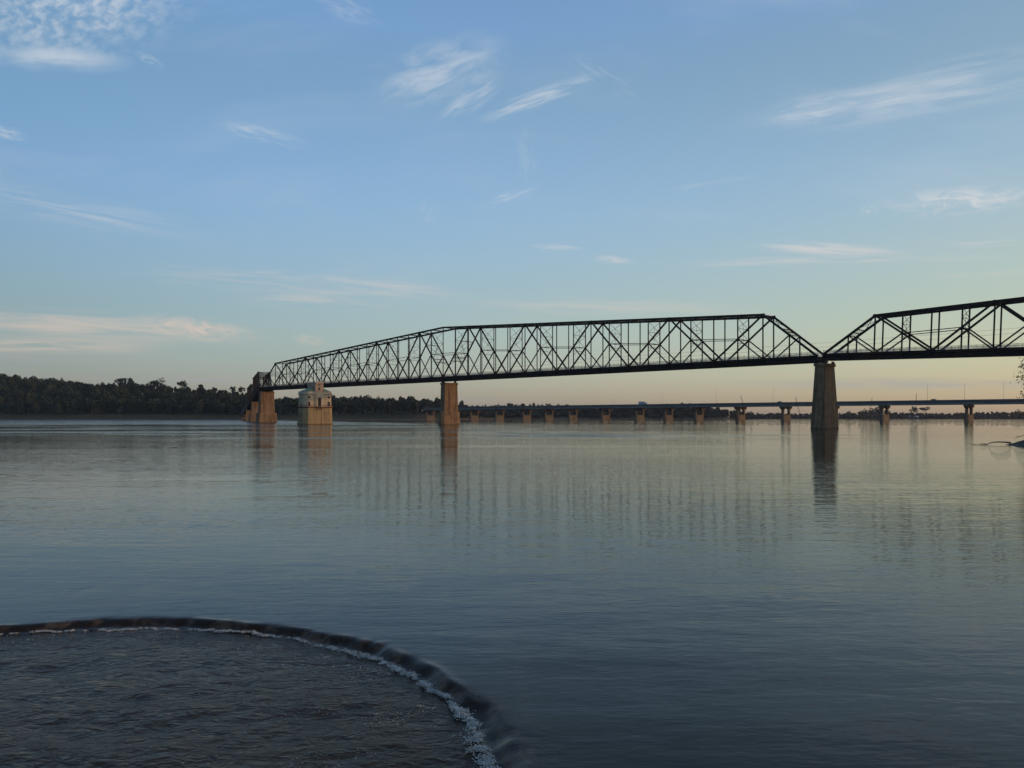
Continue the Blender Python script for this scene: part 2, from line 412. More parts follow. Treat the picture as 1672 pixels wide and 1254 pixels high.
dr = np.hypot(GX - WC[0], GY - WC[1]); th = np.arctan2(GY - WC[1], GX - WC[0])
def sst(x, a, b):
    q = np.clip((x - a)/(b - a), 0, 1); return q*q*(3 - 2*q)
lump = .5 + .5*np.cos(th*6*2.3 + 1.2*np.sin(th*3) )      # the sill's stones shape the falling sheet
lump = .5 + .5*np.cos(th*66 + 5*np.sin(th*5.3) + 3.1*np.sin(th*13.7) + 2*np.sin(th*29))*(.55 + .45*np.sin(th*8.1 + 1))
edge = WR + .04*np.sin(th*9) + .025*np.sin(th*23) + .015*np.sin(th*51 + 2)
inside = sst(dr, edge - .02, edge - .25)
Zs = -.10*inside
band = np.exp(-((dr - edge + .10)/.10)**2)
Zs += band*((lump - .5)*.020 + .022*fnoise(GX*3.4, GY*3.4, 21) + .010*fnoise(GX*9, GY*9, 22))
pool = sst(dr, WR - .22, WR - .5)*(dr < WR)
Zs += pool*(.018*fnoise(GX*2.2, GY*4.0, 1) + .011*fnoise(GX*6, GY*9, 2) + .007*fnoise(GX*13, GY*17, 9))
near = np.exp(-((GY - 9)/9)**2)*np.exp(-((GX+2)/14)**2)
Zs += (1 - inside)*near*.004*fnoise(GX*1.2, GY*3.2, 3)
ny, nx = GX.shape
V = np.stack([GX.ravel(), GY.ravel(), Zs.ravel()], 1)
idx = np.arange(ny*nx).reshape(ny, nx)
Fq = np.stack([idx[:-1, :-1].ravel(), idx[:-1, 1:].ravel(), idx[1:, 1:].ravel(), idx[1:, :-1].ravel()], 1)
tag(np_mesh('river_water', V, Fq, M_water, smooth=True), kind='structure')

# foam along the foot of the sill: thousands of bubbles and clots
def ico():
    import bmesh
    bm = bmesh.new(); bmesh.ops.create_icosphere(bm, subdivisions=1, radius=1)
    v = np.array([p.co[:] for p in bm.verts]); f = np.array([[q.index for q in p.verts] for p in bm.faces]); bm.free(); return v, f
IV, IF = ico()
def pool_z(x, y):
    return -.10 + .018*fnoise(x*2.2, y*4.0, 1) + .011*fnoise(x*6, y*9, 2) + .007*fnoise(x*13, y*17, 9)
def foam():
    K = 900                                   # clots, each a cluster of small bubbles
    tc_ = rng.uniform(R(-14), R(120), K); side = np.clip((R(100) - tc_)/R(100), .10, 1)
    gap = .5 + .5*np.sin(tc_*13 + 2*np.sin(tc_*5))*np.sin(tc_*37)
    keep = rng.random(K) < .15 + .75*gap; tc_ = tc_[keep]; side = side[keep]
    off = .022*np.sin(tc_*17 + 1) + .02*np.sin(tc_*41) + .015*np.sin(tc_*97) + .008*np.sin(tc_*191)
    rc = WR - .265 + off - np.abs(rng.normal(0, 1, len(tc_)))*(.010 + .050*side**1.5)
    cs = rng.uniform(.007, .024, len(tc_))*(.45 + .85*side)
    nb = (40 + 90*rng.random(len(tc_))*(.4 + .8*side)).astype(int)
    x = np.repeat(WC[0] + rc*np.cos(tc_), nb); y = np.repeat(WC[1] + rc*np.sin(tc_), nb); c = np.repeat(cs, nb)
    n = len(x); x = x + rng.normal(0, 1, n)*c*1.5; y = y + rng.normal(0, 1, n)*c*1.1
    zo = np.abs(rng.normal(0, 1, n))*c*.7
    s = rng.uniform(.002, .0068, n)*np.where(c > .02, 1.15, .9)
    m = 9000                                  # flecks drifting down the pool in loose rafts
    t2 = rng.uniform(R(-15), R(110), m); r2 = WR - .36 - rng.exponential(.55, m)
    x2 = WC[0] + r2*np.cos(t2); y2 = WC[1] + r2*np.sin(t2)
    cl = fnoise(x2*7, y2*7, 5) + .6*fnoise(x2*19, y2*19, 15)
    k2 = (cl > .50) & (r2 > 2.2) & (rng.random(m) < np.clip((R(112) - t2)/R(120), .12, 1))
    x = np.concatenate([x, x2[k2]]); y = np.concatenate([y, y2[k2]]); s = np.concatenate([s, rng.uniform(.002, .0055, m)[k2]]); zo = np.concatenate([zo, np.zeros(k2.sum())])
    z = pool_z(x, y) + .006 + zo
    sq = rng.uniform(.45, .9, len(x))
    V = (IV[None]*s[:, None, None]*np.stack([np.ones_like(sq)*1.4, np.ones_like(sq)*1.2, sq], 1)[:, None, :]) + np.stack([x, y, z], 1)[:, None, :]
    Fq = IF[None] + (np.arange(len(x))*len(IV))[:, None, None]
    print('foam', len(x))
    return np_mesh('foam', V.reshape(-1, 3), Fq.reshape(-1, 3), M_foam)
tag(foam(), 'white broken foam along the foot of the curved sill', 'foam', kind='stuff')

# ---------------------------------------------------------------- ground (banks, bluff, riverbed) as one sheet
def interp(x, pts):
    return np.interp(x, [p[0] for p in pts], [p[1] for p in pts])
def far_bank(X):
    return interp(X, [(-4000, 980), (-660, 915), (-110, 890), (-62, 930), (-30, 1130), (320, 1150), (400, 1300), (450, 1520), (2000, 1560), (6000, 1560)])
def hill(X):
    return interp(X, [(-3000, 40), (-700, 34), (-560, 22), (-430, 22), (-350, 14), (-290, 6), (-110, 5), (-40, 1), (300, 1), (420, 1), (5000, 1)])
def ground_z(X, Y):
    d = Y - far_bank(X)
    low = interp(X, [(-2000, 7.2), (-100, 6.2), (-40, 4.6), (300, 4.2), (430, 1.4), (5000, 1.6)])
    z = -3 + (3 + low)*sst(d, -14, 38) + hill(X)*sst(d, 30, 150) + fnoise(X*.02, Y*.02, 8)*.5*sst(d, 0, 60)
    dr_ = X - (.80*Y + 5)
    zr = -3 + 5.2*sst(dr_, -4, 14) + fnoise(X*.05, Y*.05, 12)*.4*sst(dr_, 2, 14)
    zr = np.where((Y > -40), zr, -3 + 5*sst(X, 20, 40))
    return np.maximum(z, zr)
gx = np.array(sorted(geom_lines(-700, -9500, 30, 1.3)) + list(np.arange(-700, 560, 9.0)) + geom_lines(560, 9500, 12, 1.25))
gy = np.array(sorted(geom_lines(0, -700, 12, 1.25)) + list(np.arange(0, 860, 12.0)) + list(np.arange(860, 1180, 6.0)) + list(np.arange(1180, 1490, 20)) + list(np.arange(1490, 1620, 7.0)) + geom_lines(1620, 9500, 25, 1.3))
GX, GY = np.meshgrid(gx, gy); GZ = ground_z(GX, GY)
ny, nx = GX.shape; idx = np.arange(ny*nx).reshape(ny, nx)
Fq = np.stack([idx[:-1, :-1].ravel(), idx[:-1, 1:].ravel(), idx[1:, 1:].ravel(), idx[1:, :-1].ravel()], 1)
tag(np_mesh('ground', np.stack([GX.ravel(), GY.ravel(), GZ.ravel()], 1), Fq, M_ground, smooth=True), kind='structure')

# mud spit on the right
def spit():
    poly = [(49, 72), (51.6, 77.2), (54.4, 83.4), (56.2, 86.6), (57.4, 89.6), (60, 91.5), (66, 96), (76, 104), (96, 108), (96, 60), (60, 60), (51, 66)]
    xs = np.arange(44, 96, .4); ys = np.arange(56, 112, .4); X, Y = np.meshgrid(xs, ys)
    ins = np.zeros(X.shape, bool); dist = np.full(X.shape, 1e9)
    for i in range(len(poly)):
        (x0, y0), (x1, y1) = poly[i], poly[(i+1) % len(poly)]
        cond = ((y0 > Y) != (y1 > Y)) & (X < (x1-x0)*(Y-y0)/((y1-y0) + 1e-9) + x0); ins ^= cond
        tt = np.clip(((X-x0)*(x1-x0) + (Y-y0)*(y1-y0))/((x1-x0)**2 + (y1-y0)**2), 0, 1)
        dist = np.minimum(dist, np.hypot(X-x0-tt*(x1-x0), Y-y0-tt*(y1-y0)))
    sd_ = np.where(ins, dist, -dist) + .25*fnoise(X*1.1, Y*1.1, 4)
    Z = -.5 + .5*sst(sd_, -1, 0) + .85*sst(sd_, -.1, 3.2) + .5*sst(sd_, 2, 12) + .07*fnoise(X*2.4, Y*2.4, 6)*sst(sd_, 0, 1)
    Z = np.where(sd_ < -.9, -1.5, Z)
    ny, nx = X.shape; idx = np.arange(ny*nx).reshape(ny, nx)
    Fq = np.stack([idx[:-1, :-1].ravel(), idx[:-1, 1:].ravel(), idx[1:, 1:].ravel(), idx[1:, :-1].ravel()], 1)
    return np_mesh('mud_bank', np.stack([X.ravel(), Y.ravel(), Z.ravel()], 1), Fq, M_mud, smooth=True)
tag(spit(), kind='structure')
mb = MB()
Yb = 89.0
mb.tube([(px(1582, Yb), Yb, pz(726.4, Yb)-.02), (px(1597, Yb), Yb+.2, pz(725.6, Yb)+.02), (px(1612, Yb), Yb, pz(725.4, Yb)), (px(1619, Yb), Yb, pz(722.6, Yb)),
         (px(1628, Yb), Yb, pz(721.6, Yb)), (px(1641, Yb), Yb, pz(722, Yb)), (px(1650, Yb), Yb, pz(723, Yb))], [.02, .03, .045, .06, .075, .09, .12])
mb.tube([(px(1612, Yb), Yb, pz(725.4, Yb)), (px(1604, Yb), Yb-.3, pz(724.2, Yb)), (px(1598, Yb), Yb-.4, pz(724.4, Yb))], [.05, .03, .02])
tag(mb.build('driftwood_branch', M_wood_d), 'long bare driftwood branch reaching over the water from the mud spit', 'branch')
mb = MB(); Yb = 84
mb.tube([(px(1656, Yb), Yb, pz(716, Yb)), (px(1664, Yb), Yb, pz(713, Yb)), (px(1680, Yb), Yb, pz(709, Yb)), (px(1692, Yb), Yb, pz(718, Yb))], [.015, .03, .045, .06])
mb.tube([(px(1664, Yb), Yb, pz(713, Yb)), (px(1659, Yb), Yb, pz(711.5, Yb))], [.03, .015])
tag(mb.build('fallen_twig', M_wood_d), 'short bare twig sticking up above the mud spit', 'branch')

# ---------------------------------------------------------------- old truss bridge
BR = empty('truss_bridge', (px(733, 328), 328, 0), 'dark rusty steel truss bridge on tall stone piers, bent in mid river', 'bridge')
class Line:
    """a straight run of bridge: node n of the near truss, height over the water"""
    def __init__(s, x0, Y0, vpx, p, w):
        tn = (836 - vpx)/F; k = 1/math.hypot(tn, 1)
        s.d = Vector((-tn*k, k, 0)); s.e = Vector((k, tn*k, 0))       # along (away to the left), across (near to far)
        s.o = Vector((px(x0, Y0), Y0, 0)); s.p = p; s.w = w
    def P(s, n, z, side=0.0): q = s.o + s.d*(s.p*n) + s.e*(s.w*side); return Vector((q.x, q.y, z))
def truss(Ln, N_, zb, zt, name_label, off=0.0, fine=range(0, 0), tops=None, lean=0.0, web=None, chordz=1.55):
    """N_ panels; zb(n) underside of the floor, zt(n) top of chord. fine: panels whose members are objects of their own"""
    sp = MB()
    P = Ln.P
    def B(n, s): return P(n, zb(n) + chordz, s)
    def T(n, s): return P(n - lean*(zt(n)-zb(n))/Ln.p, zt(n) - .33, s)
    def Mid(n, s):          # joint of the main diagonal at an odd node
        if n % 4 == 1: a, b_ = (n-1, 0), (n+1, 1)
        else: a, b_ = (n-1, 1), (n+1, 0)
        f = lambda q: (T(q[0], s) if q[1] else B(q[0], s))
        return (f(a) + f(b_))/2
    # floor system is the span's own mesh
    for n in range(0, N_+1):
        sp.obox(P(n, 0), -Ln.d, Ln.e, (-.18, -.25, zb(n)+.12), (.18, Ln.w+.25, zb(n)+1.30))
    for n in range(0, N_):
        for q in (-.35, .25, .5, .75, 1+.35/Ln.w*1.0):
            qq = q if q > 0 else -.0
            a = P(n+.0, zb(n)+.62, .04 if q < 0 else min(q, .96)); b_ = P(n+1, zb(n+1)+.62, .04 if q < 0 else min(q, .96))
            sp.beam(a, b_, .22, 1.05)
        a = P(n+.02, zb(n), 0); b_ = P(n+.98, zb(n+1), 1)
        sp.beam(P(n, zb(n)+.16, .02), P(n+1, zb(n+1)+.16, .98), .16, .10); sp.beam(P(n, zb(n)+.28, .98), P(n+1, zb(n+1)+.28, .02), .16, .10)
    span = sp.build('truss_span', M_steel, BR)
    tag(span, name_label)
    dk = MB(); rl = MB()
    for n in range(N_):
        a0, a1 = P(n, 0, .055), P(n, 0, .945); b0, b1 = P(n+1, 0, .055), P(n+1, 0, .945)
        z0, z1 = zb(n), zb(n+1)
        dk.hexa([(a0.x,a0.y,z0+1.34),(b0.x,b0.y,z1+1.34),(b1.x,b1.y,z1+1.34),(a1.x,a1.y,z0+1.34),(a0.x,a0.y,z0+1.58),(b0.x,b0.y,z1+1.58),(b1.x,b1.y,z1+1.58),(a1.x,a1.y,z0+1.58)])
    dk.build('road_deck', M_deck, span)
    for sd_, nm in ((.07, 0), (.93, 1)):
        rl = MB()
        for n in range(N_):
            for hh, th_ in ((1.62+1.15, .07), (1.62+.62, .05), (1.62+.16, .06)):
                rl.beam(P(n, zb(n)+hh, sd_), P(n+1, zb(n+1)+hh, sd_), th_, th_)
            k = int(round(Ln.p/.26))
            for j in range(k):
                f = n + j/k; z = zb(n)+(zb(n+1)-zb(n))*j/k
                rl.beam(P(f, z+1.60, sd_), P(f, z+1.60+(1.30 if j % 6 == 0 else 1.12), sd_), .11 if j % 6 == 0 else .06, .11 if j % 6 == 0 else .06)
        rl.build('railing', M_rail, span)
    mem = {}
    rest = MB()
    def add(name, n, p, q, w, h):
        if n in fine: m = MB(); m.beam(p, q, w, h); m.build(name, M_steel, span)
        else: rest.beam(p, q, w, h)
    for s in (0, 1):
        bc = MB()
        for n in range(N_): bc.beam(B(n, s), B(n+1, s), .42, .62)
        bc.build('bottom_chord', M_steel, span)
        t_ = MB()
        for n in range(2, N_-2): t_.beam(T(n, s), T(n+1, s), .62, .66)
        for n in range(2, N_-1):
            if n % 4 == 2: t_.box(T(n, s) - Vector((.45, .45, .5)), T(n, s) + Vector((.45, .45, .36)))      # gusset
        t_.build('top_chord', M_steel, span)
        for (a, b_) in ((0, 2), (N_, N_-2)):
            m = MB(); m.beam(B(a, s), T(b_, s), .50, .58); m.build('end_post', M_steel, span)
        for n in range(2, N_-1, 2):       # main diagonals between top nodes (2 mod 4) and bottom nodes (0 mod 4)
            if n % 4 != 2: continue
            for m_ in (n-2, n+2):
                if m_ in (0, N_): continue
                add('diagonal', (n+m_)//2, T(n, s), B(m_, s), .42, .46)
        for n in range(1, N_):
            if n in (1, N_-1): top = Mid(n, s); 
            else: top = T(n, s)
            add('vertical', n, B(n, s), top, .26, .34)
        for n in range(1, N_, 2):
            tgt = n+1 if n % 4 == 1 else n-1
            add('sub_diagonal', n, Mid(n, s), B(tgt, s), .28, .32)
        for n in range(4, N_-2, 4):      # light struts level with the mid joints
            add('mid_strut', n, Mid(n-1, s), Mid(n+1, s), .16, .20)
    # cross bracing
    tl = MB()
    for n in range(2, N_-1):
        tl.beam(T(n, 0), T(n, 1), .28, .30)
        if n < N_-2:
            tl.beam(T(n, 0)-Vector((0,0,.1)), T(n+1, 1)-Vector((0,0,.1)), .10, .10); tl.beam(T(n, 1)-Vector((0,0,.24)), T(n+1, 0)-Vector((0,0,.24)), .10, .10)
    tl.build('top_lateral_bracing', M_steel, span)
    for n in range(3, N_-2, 2):
        m = MB(); up = T(n, 0).z - .5; lo = Mid(n, 0).z; h = (up - lo)
        def Q(fr, s): a = T(n, s); b_ = B(n, s); z = lo + h*fr; k = (z-b_.z)/(a.z-b_.z); q = b_.lerp(a, k); return q
        def X(z0, z1):
            m.beam(Q(z0, 0), Q(z1, 1), .09, .09); m.beam(Q(z0, 1)+Ln.d*.1, Q(z1, 0)+Ln.d*.1, .09, .09)
        X(.5, 1.0); X(0.0, .5)
        m.beam(Q(.5, 0), Q(.5, 1), .12, .12); m.beam(Q(0, 0), Q(0, 1), .16, .18); m.beam(Q(-.18, 0), Q(-.18, 1), .12, .12)
        m.beam((Q(.75,0)+Q(.75,1))/2, (Q(-.18,0)+Q(-.18,1))/2, .07, .07)
        for s_, k in ((0, 1), (1, 0)): m.beam(Q(-.18, s_).lerp(Q(-.18, k), .3), Q(-.38, s_), .09, .09)
        m.build('sway_frame', M_steel, span)
    # portals in the end posts
    for a, b_ in ((0, 2), (N_, N_-2)):
        m = MB()
        def E(f, s): return B(a, s).lerp(T(b_, s), f)
        for f in (.50, .58, .66): m.beam(E(f, 0), E(f, 1), .16, .22)
        K = 5
        for i in range(K):
            f0 = .50 + .08*0; 
            m.beam(E(.50, 0).lerp(E(.50, 1), i/K), E(.58, 0).lerp(E(.58, 1), (i+1)/K), .08, .08)
            m.beam(E(.66, 0).lerp(E(.66, 1), i/K), E(.58, 0).lerp(E(.58, 1), (i+1)/K), .08, .08)
        m.beam(E(.66, 0), E(.98, 1), .12, .12); m.beam(E(.66, 1)+Vector((0,0,.12)), E(.98, 0)+Vector((0,0,.12)), .12, .12)
        m.beam(E(.38, 0), E(.50, 0).lerp(E(.50, 1), .25), .12, .12); m.beam(E(.38, 1), E(.50, 1).lerp(E(.50, 0), .25), .12, .12)
        m.build('portal', M_steel, span)
    if rest.f: tag(rest.build('truss_web', M_steel, span), kind='stuff')
    return span
PANEL = .01732889*325/.7048
L1 = Line(723.6, 325, -428, PANEL, 6.7)
ZB = 15.25 + EYE
zt1 = lambda m: 38.15 + EYE - abs(m - 20)*(38.15-30.05)/18.0
# main two-span truss: node 0 at the right pier, node 20 over the middle pier, node 40 at the bend
L1b = Line(723.6, 325, -428, PANEL, 6.7); L1b.o = L1.o - L1.d*(PANEL*20)
main = truss(L1b, 40, lambda n: ZB, zt1, 'long truss, deepest over its middle pier', fine=range(0, 41))
BD = L1.d.copy()
# portal lattices in the inclined members over the middle pier
m = MB()
for a, b_ in ((20, 18), (20, 22)):
    def E(f, s, a=a, b_=b_): return L1b.P(a, ZB+1.55, s).lerp(L1b.P(b_, zt1(b_)-.33, s), f)
    for f in (.33, .40, .72): m.beam(E(f, 0), E(f, 1), .20, .26)
    for i in range(6):
        m.beam(E(.33, 0).lerp(E(.33, 1), i/6), E(.40, 0).lerp(E(.40, 1), (i+1)/6), .10, .10)
    m.beam(E(.24, 0), E(.33, 0).lerp(E(.33, 1), .28), .16, .16); m.beam(E(.24, 1), E(.33, 1).lerp(E(.33, 0), .28), .16, .16)
    m.beam(E(.40, 0), E(.72, 1), .14, .14); m.beam(E(.40, 1)+Vector((0,0,.15)), E(.72, 0)+Vector((0,0,.15)), .14, .14)
m.build('pier_portal', M_steel, main)
# right-hand truss: falls gently towards the near shore
L2 = Line(1343.5, 211.2, -340, 6.84, 5.3)
class Rev(Line):
    def __init__(s, L): s.d = -L.d; s.e = L.e; s.o = L.o; s.p = L.p; s.w = L.w
L2r = Rev(L2)
zb2 = lambda n: 15.55 + EYE - .195*n
def zt2(n): return 26.50 + EYE + .168*n if n <= 20 else 26.50 + EYE + .168*20 - .4*(n-20)
truss(L2r, 24, zb2, lambda n: 26.50 + EYE + .168*n, 'right hand truss, on a slight downhill grade', fine=range(1, 9), lean=-.03)
# the run beyond the bend, seen almost end on
vp3 = 350
L3 = Line(424.5, 438, vp3, 8.0, 6.4)
zb3 = lambda s: ZB - max(0, .040*s)
truss(L3, 12, lambda n: zb3(n*8), lambda n: 26.9 + EYE - .01*n*8, 'first truss beyond the bend', fine=range(0, 0))
L4 = Line(424.5, 438, vp3, 8.0, 6.4); L4.o = L3.P(12.2, 0); L4.o.z = 0
truss(L4, 12, lambda n: zb3(98 + n*8), lambda n: 23.6 + EYE - .012*n*8, 'second truss beyond the bend', fine=range(0, 0))
m = MB(); dk = MB()
for sgm in range(3):
    s0 = 194.5 + sgm*48
    for s in (0, .5, 1):
        a = L3.P(s0/8, zb3(s0)-.2, s); b_ = L3.P((s0+47.6)/8, zb3(s0+47.6)-.2, s); m.beam(a, b_, .4, 2.4)
gd = m.build('approach_girder', M_steel, BR)
m = MB()
for n in range(0, 18):
    s0 = 194.5 + n*8; m.beam(L3.P(s0/8, zb3(s0)+1.15, .5), L3.P(s0/8+1, zb3(s0+8)+1.15, .5), 7.4, .25)
m.build('road_deck', M_deck, gd)
m = MB()
for n in range(0, 18*5):
    s0 = 194.5 + n*1.6
    for s in (0, 1): m.beam(L3.P(s0/8, zb3(s0)+1.2, s), L3.P(s0/8, zb3(s0)+2.4, s), .12, .12)
for s in (0, 1): m.beam(L3.P(194.5/8, zb3(194.5)+2.3, s), L3.P(194.5/8+18, zb3(194.5+144)+2.3, s), .1, .1)
m.build('railing', M_rail, gd)

def ring(o, ex, ey, hx, hy, ch, z):     # chamfered rectangle
    pts = [(-hx, -hy+ch), (-hx+ch, -hy), (hx-ch, -hy), (hx, -hy+ch), (hx, hy-ch), (hx-ch, hy), (-hx+ch, hy), (-hx, hy-ch)]
    return [o + ex*a + ey*b + Vector((0, 0, z)) for a, b in pts]
def pier(o, d, e, top, T=2.7, L=7.4, low=5.5, T0=3.1, L0=8.0, T1=3.7, L1_=10.4, feet=((0, -1), (0, 1)), fw=6.7, fz=.8):
    """o centre at water; d along the bridge, e across. shaft tapers; a broader cutwater below 'low'"""
    m = MB(); r = lambda a, b, c, z: ring(o, d, e, a/2, b/2, c, z)
    m.rings([r(T1+.3, L1_+.5, 1.1, -2.5), r(T1, L1_, 1.0, low-.5), r(T1-.2, L1_-.3, .95, low)])
    m.rings([r(T0, L0, .35, low-.01+.01), r(T, L, .30, top-.75)])
    p = m.build('pier', M_pier, BR)
    c_ = MB(); c_.rings([r(T+.5, L+.5, .3, top-.75), r(T+.55, L+.55, .3, top-.15), r(T+.3, L+.3, .3, top)])
    c_.build('pier_cap', M_pier, p)
    for a, b in feet:
        q = o + d*a + e*(b*fw/2)
        bb = MB(); bb.obox(q, d, e, (-.55, -.5, top+.002), (.55, .5, top+fz*.45)); bb.obox(q, d, e, (-.28, -.4, top+fz*.45+.002), (.28, .4, top+fz+.25))
        bb.build('bearing', M_steel, p)
    return p
UP = Vector((0, 0, 1))
def mid_of(L, n): q = L.P(n, 0, .5); return Vector((q.x, q.y, 0))
# right pier carries both truss ends
oP3 = (mid_of(L1b, 0) + mid_of(L2, 0))/2
pier(oP3, L1.d, L1.e, ZB-.45, T=2.7, L=7.2, low=.9, T0=4.1, L0=9.6, T1=4.4, L1_=10.2, feet=((1.0, -1), (1.0, 1), (-1.0, -1), (-1.0, 1)), fw=6.2, fz=.45)
pier(mid_of(L1b, 20), L1.d, L1.e, ZB-.75)
o1 = (mid_of(L1b, 40) + mid_of(L3, 0))/2
d1 = (L1.d + L3.d).normalized(); e1 = (L1.e + L3.e).normalized()
pier(o1, d1, e1, ZB-.75, T=3.4, L=7.8, T0=3.8, L0=8.6, T1=4.6, L1_=11, feet=((-1, -1), (-1, 1), (1, -1), (1, 1)), fw=6.2)
pier(mid_of(L3, 12.1), L3.d, L3.e, zb3(97)-.75)
pier(mid_of(L3, 24.3), L3.d, L3.e, zb3(194)-1.9, low=4, fz=.3)
for s_ in (270.0, 338): pier(mid_of(L3, s_/8), L3.d, L3.e, zb3(s_)-1.7, T=2.0, L=5.6, T0=2.1, L0=5.8, T1=2.4, L1_=6.4, low=1.5, fz=.2)
pier(mid_of(L2, -24), L2.d, L2.e, zb2(24)-.6, low=3)

# ---------------------------------------------------------------- water intake tower
TY = 330.0; TX = px(514.5, TY)
tn_ = Vector((math.sin(R(36.4)), -math.cos(R(36.4)), 0))      # front normal
tex_ = Vector((tn_.y*-1, tn_.x, 0)); tex_ = Vector((math.cos(R(36.4)), math.sin(R(36.4)), 0))   # to the right along the front
TW = empty('intake_tower', (TX, TY, 0), 'pale limestone water intake tower with green roof standing alone in the river', 'tower')
tback = -tn_
TO = Vector((TX, TY, 0))
def tr(hx, hy, ch, z, o=TO): return ring(o, tex_, tback, hx, hy, ch, z)
HX, HY = 6.15, 4.3
m = MB(); m.rings([tr(HX+.75, HY+.75, 1.9, -2.5), tr(HX+.62, HY+.62, 1.8, .7), tr(HX+.38, HY+.38, 1.7, .75), tr(HX+.22, HY+.22, 1.6, 7.1)])
m.build('base', M_tbase, TW)
m = MB(); m.rings([tr(HX, HY, 1.5, 7.4), tr(HX, HY, 1.5, 12.75)]); wall = m.build('wall', M_twall, TW)
m = MB(); m.rings([tr(HX+.30, HY+.30, 1.6, 7.08), tr(HX+.55, HY+.55, 1.7, 7.3), tr(HX+.55, HY+.55, 1.7, 7.6), tr(HX+.1, HY+.1, 1.55, 7.62)])
gal = m.build('gallery', M_band, TW)
m = MB()      # gallery railing
rg0 = tr(HX+.5, HY+.5, 1.7, 0)
for i in range(8):
    a, b_ = rg0[i], rg0[(i+1) % 8]
    for z in (8.05, 8.5): m.beam(a+UP*z, b_+UP*z, .06, .06)
    k = max(2, int((b_-a).length/.7))
    for j in range(k):
        q = a.lerp(b_, j/k); m.beam(q+UP*7.6, q+UP*8.5, .07, .07)
m.build('railing', M_band, gal)
m = MB(); m.rings([tr(HX+.12, HY+.12, 1.52, 12.75), tr(HX+.42, HY+.42, 1.6, 12.95), tr(HX+.42, HY+.42, 1.6, 13.1), tr(HX+.12, HY+.12, 1.52, 13.15), tr(HX+.10, HY+.10, 1.52, 13.85), tr(HX+.2, HY+.2, 1.55, 13.95), tr(HX+.2, HY+.2, 1.55, 14.08)])
m.build('cornice', M_trim, TW)
m = MB(); m.rings([tr(HX-.1, HY-.1, 1.45, 14.08), tr(2.2, 2.6, .5, 15.75)]); m.build('roof', M_roofg, TW)
bo = TO
BX, BYD = 1.78, 4.3
def bay(x0, x1, y0, y1, z0, z1, mm):
    mm.obox(bo, tex_, tback, (x0, y0, z0), (x1, y1, z1))
m = MB(); bay(-BX, BX, -HY-.5, -HY+.3, 7.65, 13.9, m); bay_o = m.build('door_bay', M_twall, TW)
m = MB(); bay(-BX, BX, -HY-.35, HY-.2, 13.9, 17.6, m); tur = m.build('turret', M_pink, TW)
m = MB(); bay(-BX-.18, BX+.18, -HY-.53, HY-.02, 17.6, 17.85, m); bay(-BX-.02, BX+.02, -HY-.37, HY-.18, 17.85, 18.2, m); bay(-BX-.12, BX+.12, -HY-.47, HY-.08, 15.9, 16.05, m); m.build('turret_cornice', M_trim, tur)
m = MB()
for sx_ in (-1.2, 0, 1.2): bay(sx_*.9-.22, sx_*.9+.22, -HY-.36, -HY-.30, 16.5, 17.2, m) if sx_ == 0 else bay(sx_*.9-.12, sx_*.9+.12, -HY-.36, -HY-.30, 16.6, 17.1, m)
bay(-.36, .36, -HY-.375, -HY-.30, 14.6, 15.6, m)
m.build('window', M_void, tur)
m = MB()
for yy in (-2.6, -.6, 1.4): m.obox(bo, tex_, tback, (-BX-.03, yy, 14.9), (-BX+.05, yy+.7, 16.4)); m.obox(bo, tex_, tback, (BX-.05, yy, 14.9), (BX+.03, yy+.7, 16.4))
m.build('side_window', M_void, tur)
# tall door with surround
m = MB(); bay(-1.15, -.72, -HY-.66, -HY-.45, 7.65, 12.0, m); bay(.72, 1.15, -HY-.66, -HY-.45, 7.65, 12.0, m); bay(-1.3, 1.3, -HY-.75, -HY-.45, 12.0, 12.4, m)
k_ = len(m.v); 
ped = [bo + tex_*(-1.3) + tback*(-HY-.75) + UP*12.4, bo + tex_*1.3 + tback*(-HY-.75) + UP*12.4, bo + tback*(-HY-.75) + UP*13.1]
m.v += [tuple(p) for p in ped] + [tuple(p + tback*.28) for p in ped]; m.f += [(k_, k_+1, k_+2), (k_+5, k_+4, k_+3), (k_, k_+3, k_+4, k_+1), (k_+1, k_+4, k_+5, k_+2), (k_+2, k_+5, k_+3, k_)]
m.build('door_surround', M_trim, bay_o)
m = MB(); bay(-.70, .70, -HY-.53, -HY-.45, 7.65, 11.4, m); m.build('door', M_void, bay_o)
m = MB(); bay(-1.5, 1.5, -HY-1.3, -HY-.55, 7.3, 7.62, m); bay(-1.0, -.8, -HY-1.1, -HY-.6, 6.3, 7.3, m); bay(.8, 1.0, -HY-1.1, -HY-.6, 6.3, 7.3, m); m.build('balcony', M_band, TW)
def window(face_o, ex, ey, x, z0, z1, w=.95):
    m = MB(); m.obox(face_o, ex, ey, (x-w/2, -.05, z0), (x+w/2, .1, z1)); o = m.build('window', M_void, TW)
    m = MB()
    m.obox(face_o, ex, ey, (x-w/2-.2, -.14, z1), (x+w/2+.2, .05, z1+.25)); m.obox(face_o, ex, ey, (x-w/2-.2, -.16, z0-.2), (x+w/2+.2, .05, z0))
    m.obox(face_o, ex, ey, (x-w/2-.16, -.1, z0), (x-w/2, .05, z1)); m.obox(face_o, ex, ey, (x+w/2, -.1, z0), (x+w/2+.16, .05, z1))
    m.build('frame', M_trim, o)
ff = TO + tn_*HY
for sx_ in (-4.4, 4.4):
    window(ff, tex_, tback, sx_, 11.1, 12.0, .95); window(ff, tex_, tback, sx_, 7.75, 9.7, .95)
lf = TO - tex_*HX
for yy in (-.2,):
    window(lf, tn_*1.0, tex_, yy, 11.1, 12.0, .9); window(lf, tn_*1.0, tex_, yy, 7.75, 9.7, .9)
rf = TO + tex_*HX
window(rf, tback, -tex_, 0, 11.1, 12.0, .9); window(rf, tback, -tex_, 0, 7.75, 9.7, .9)
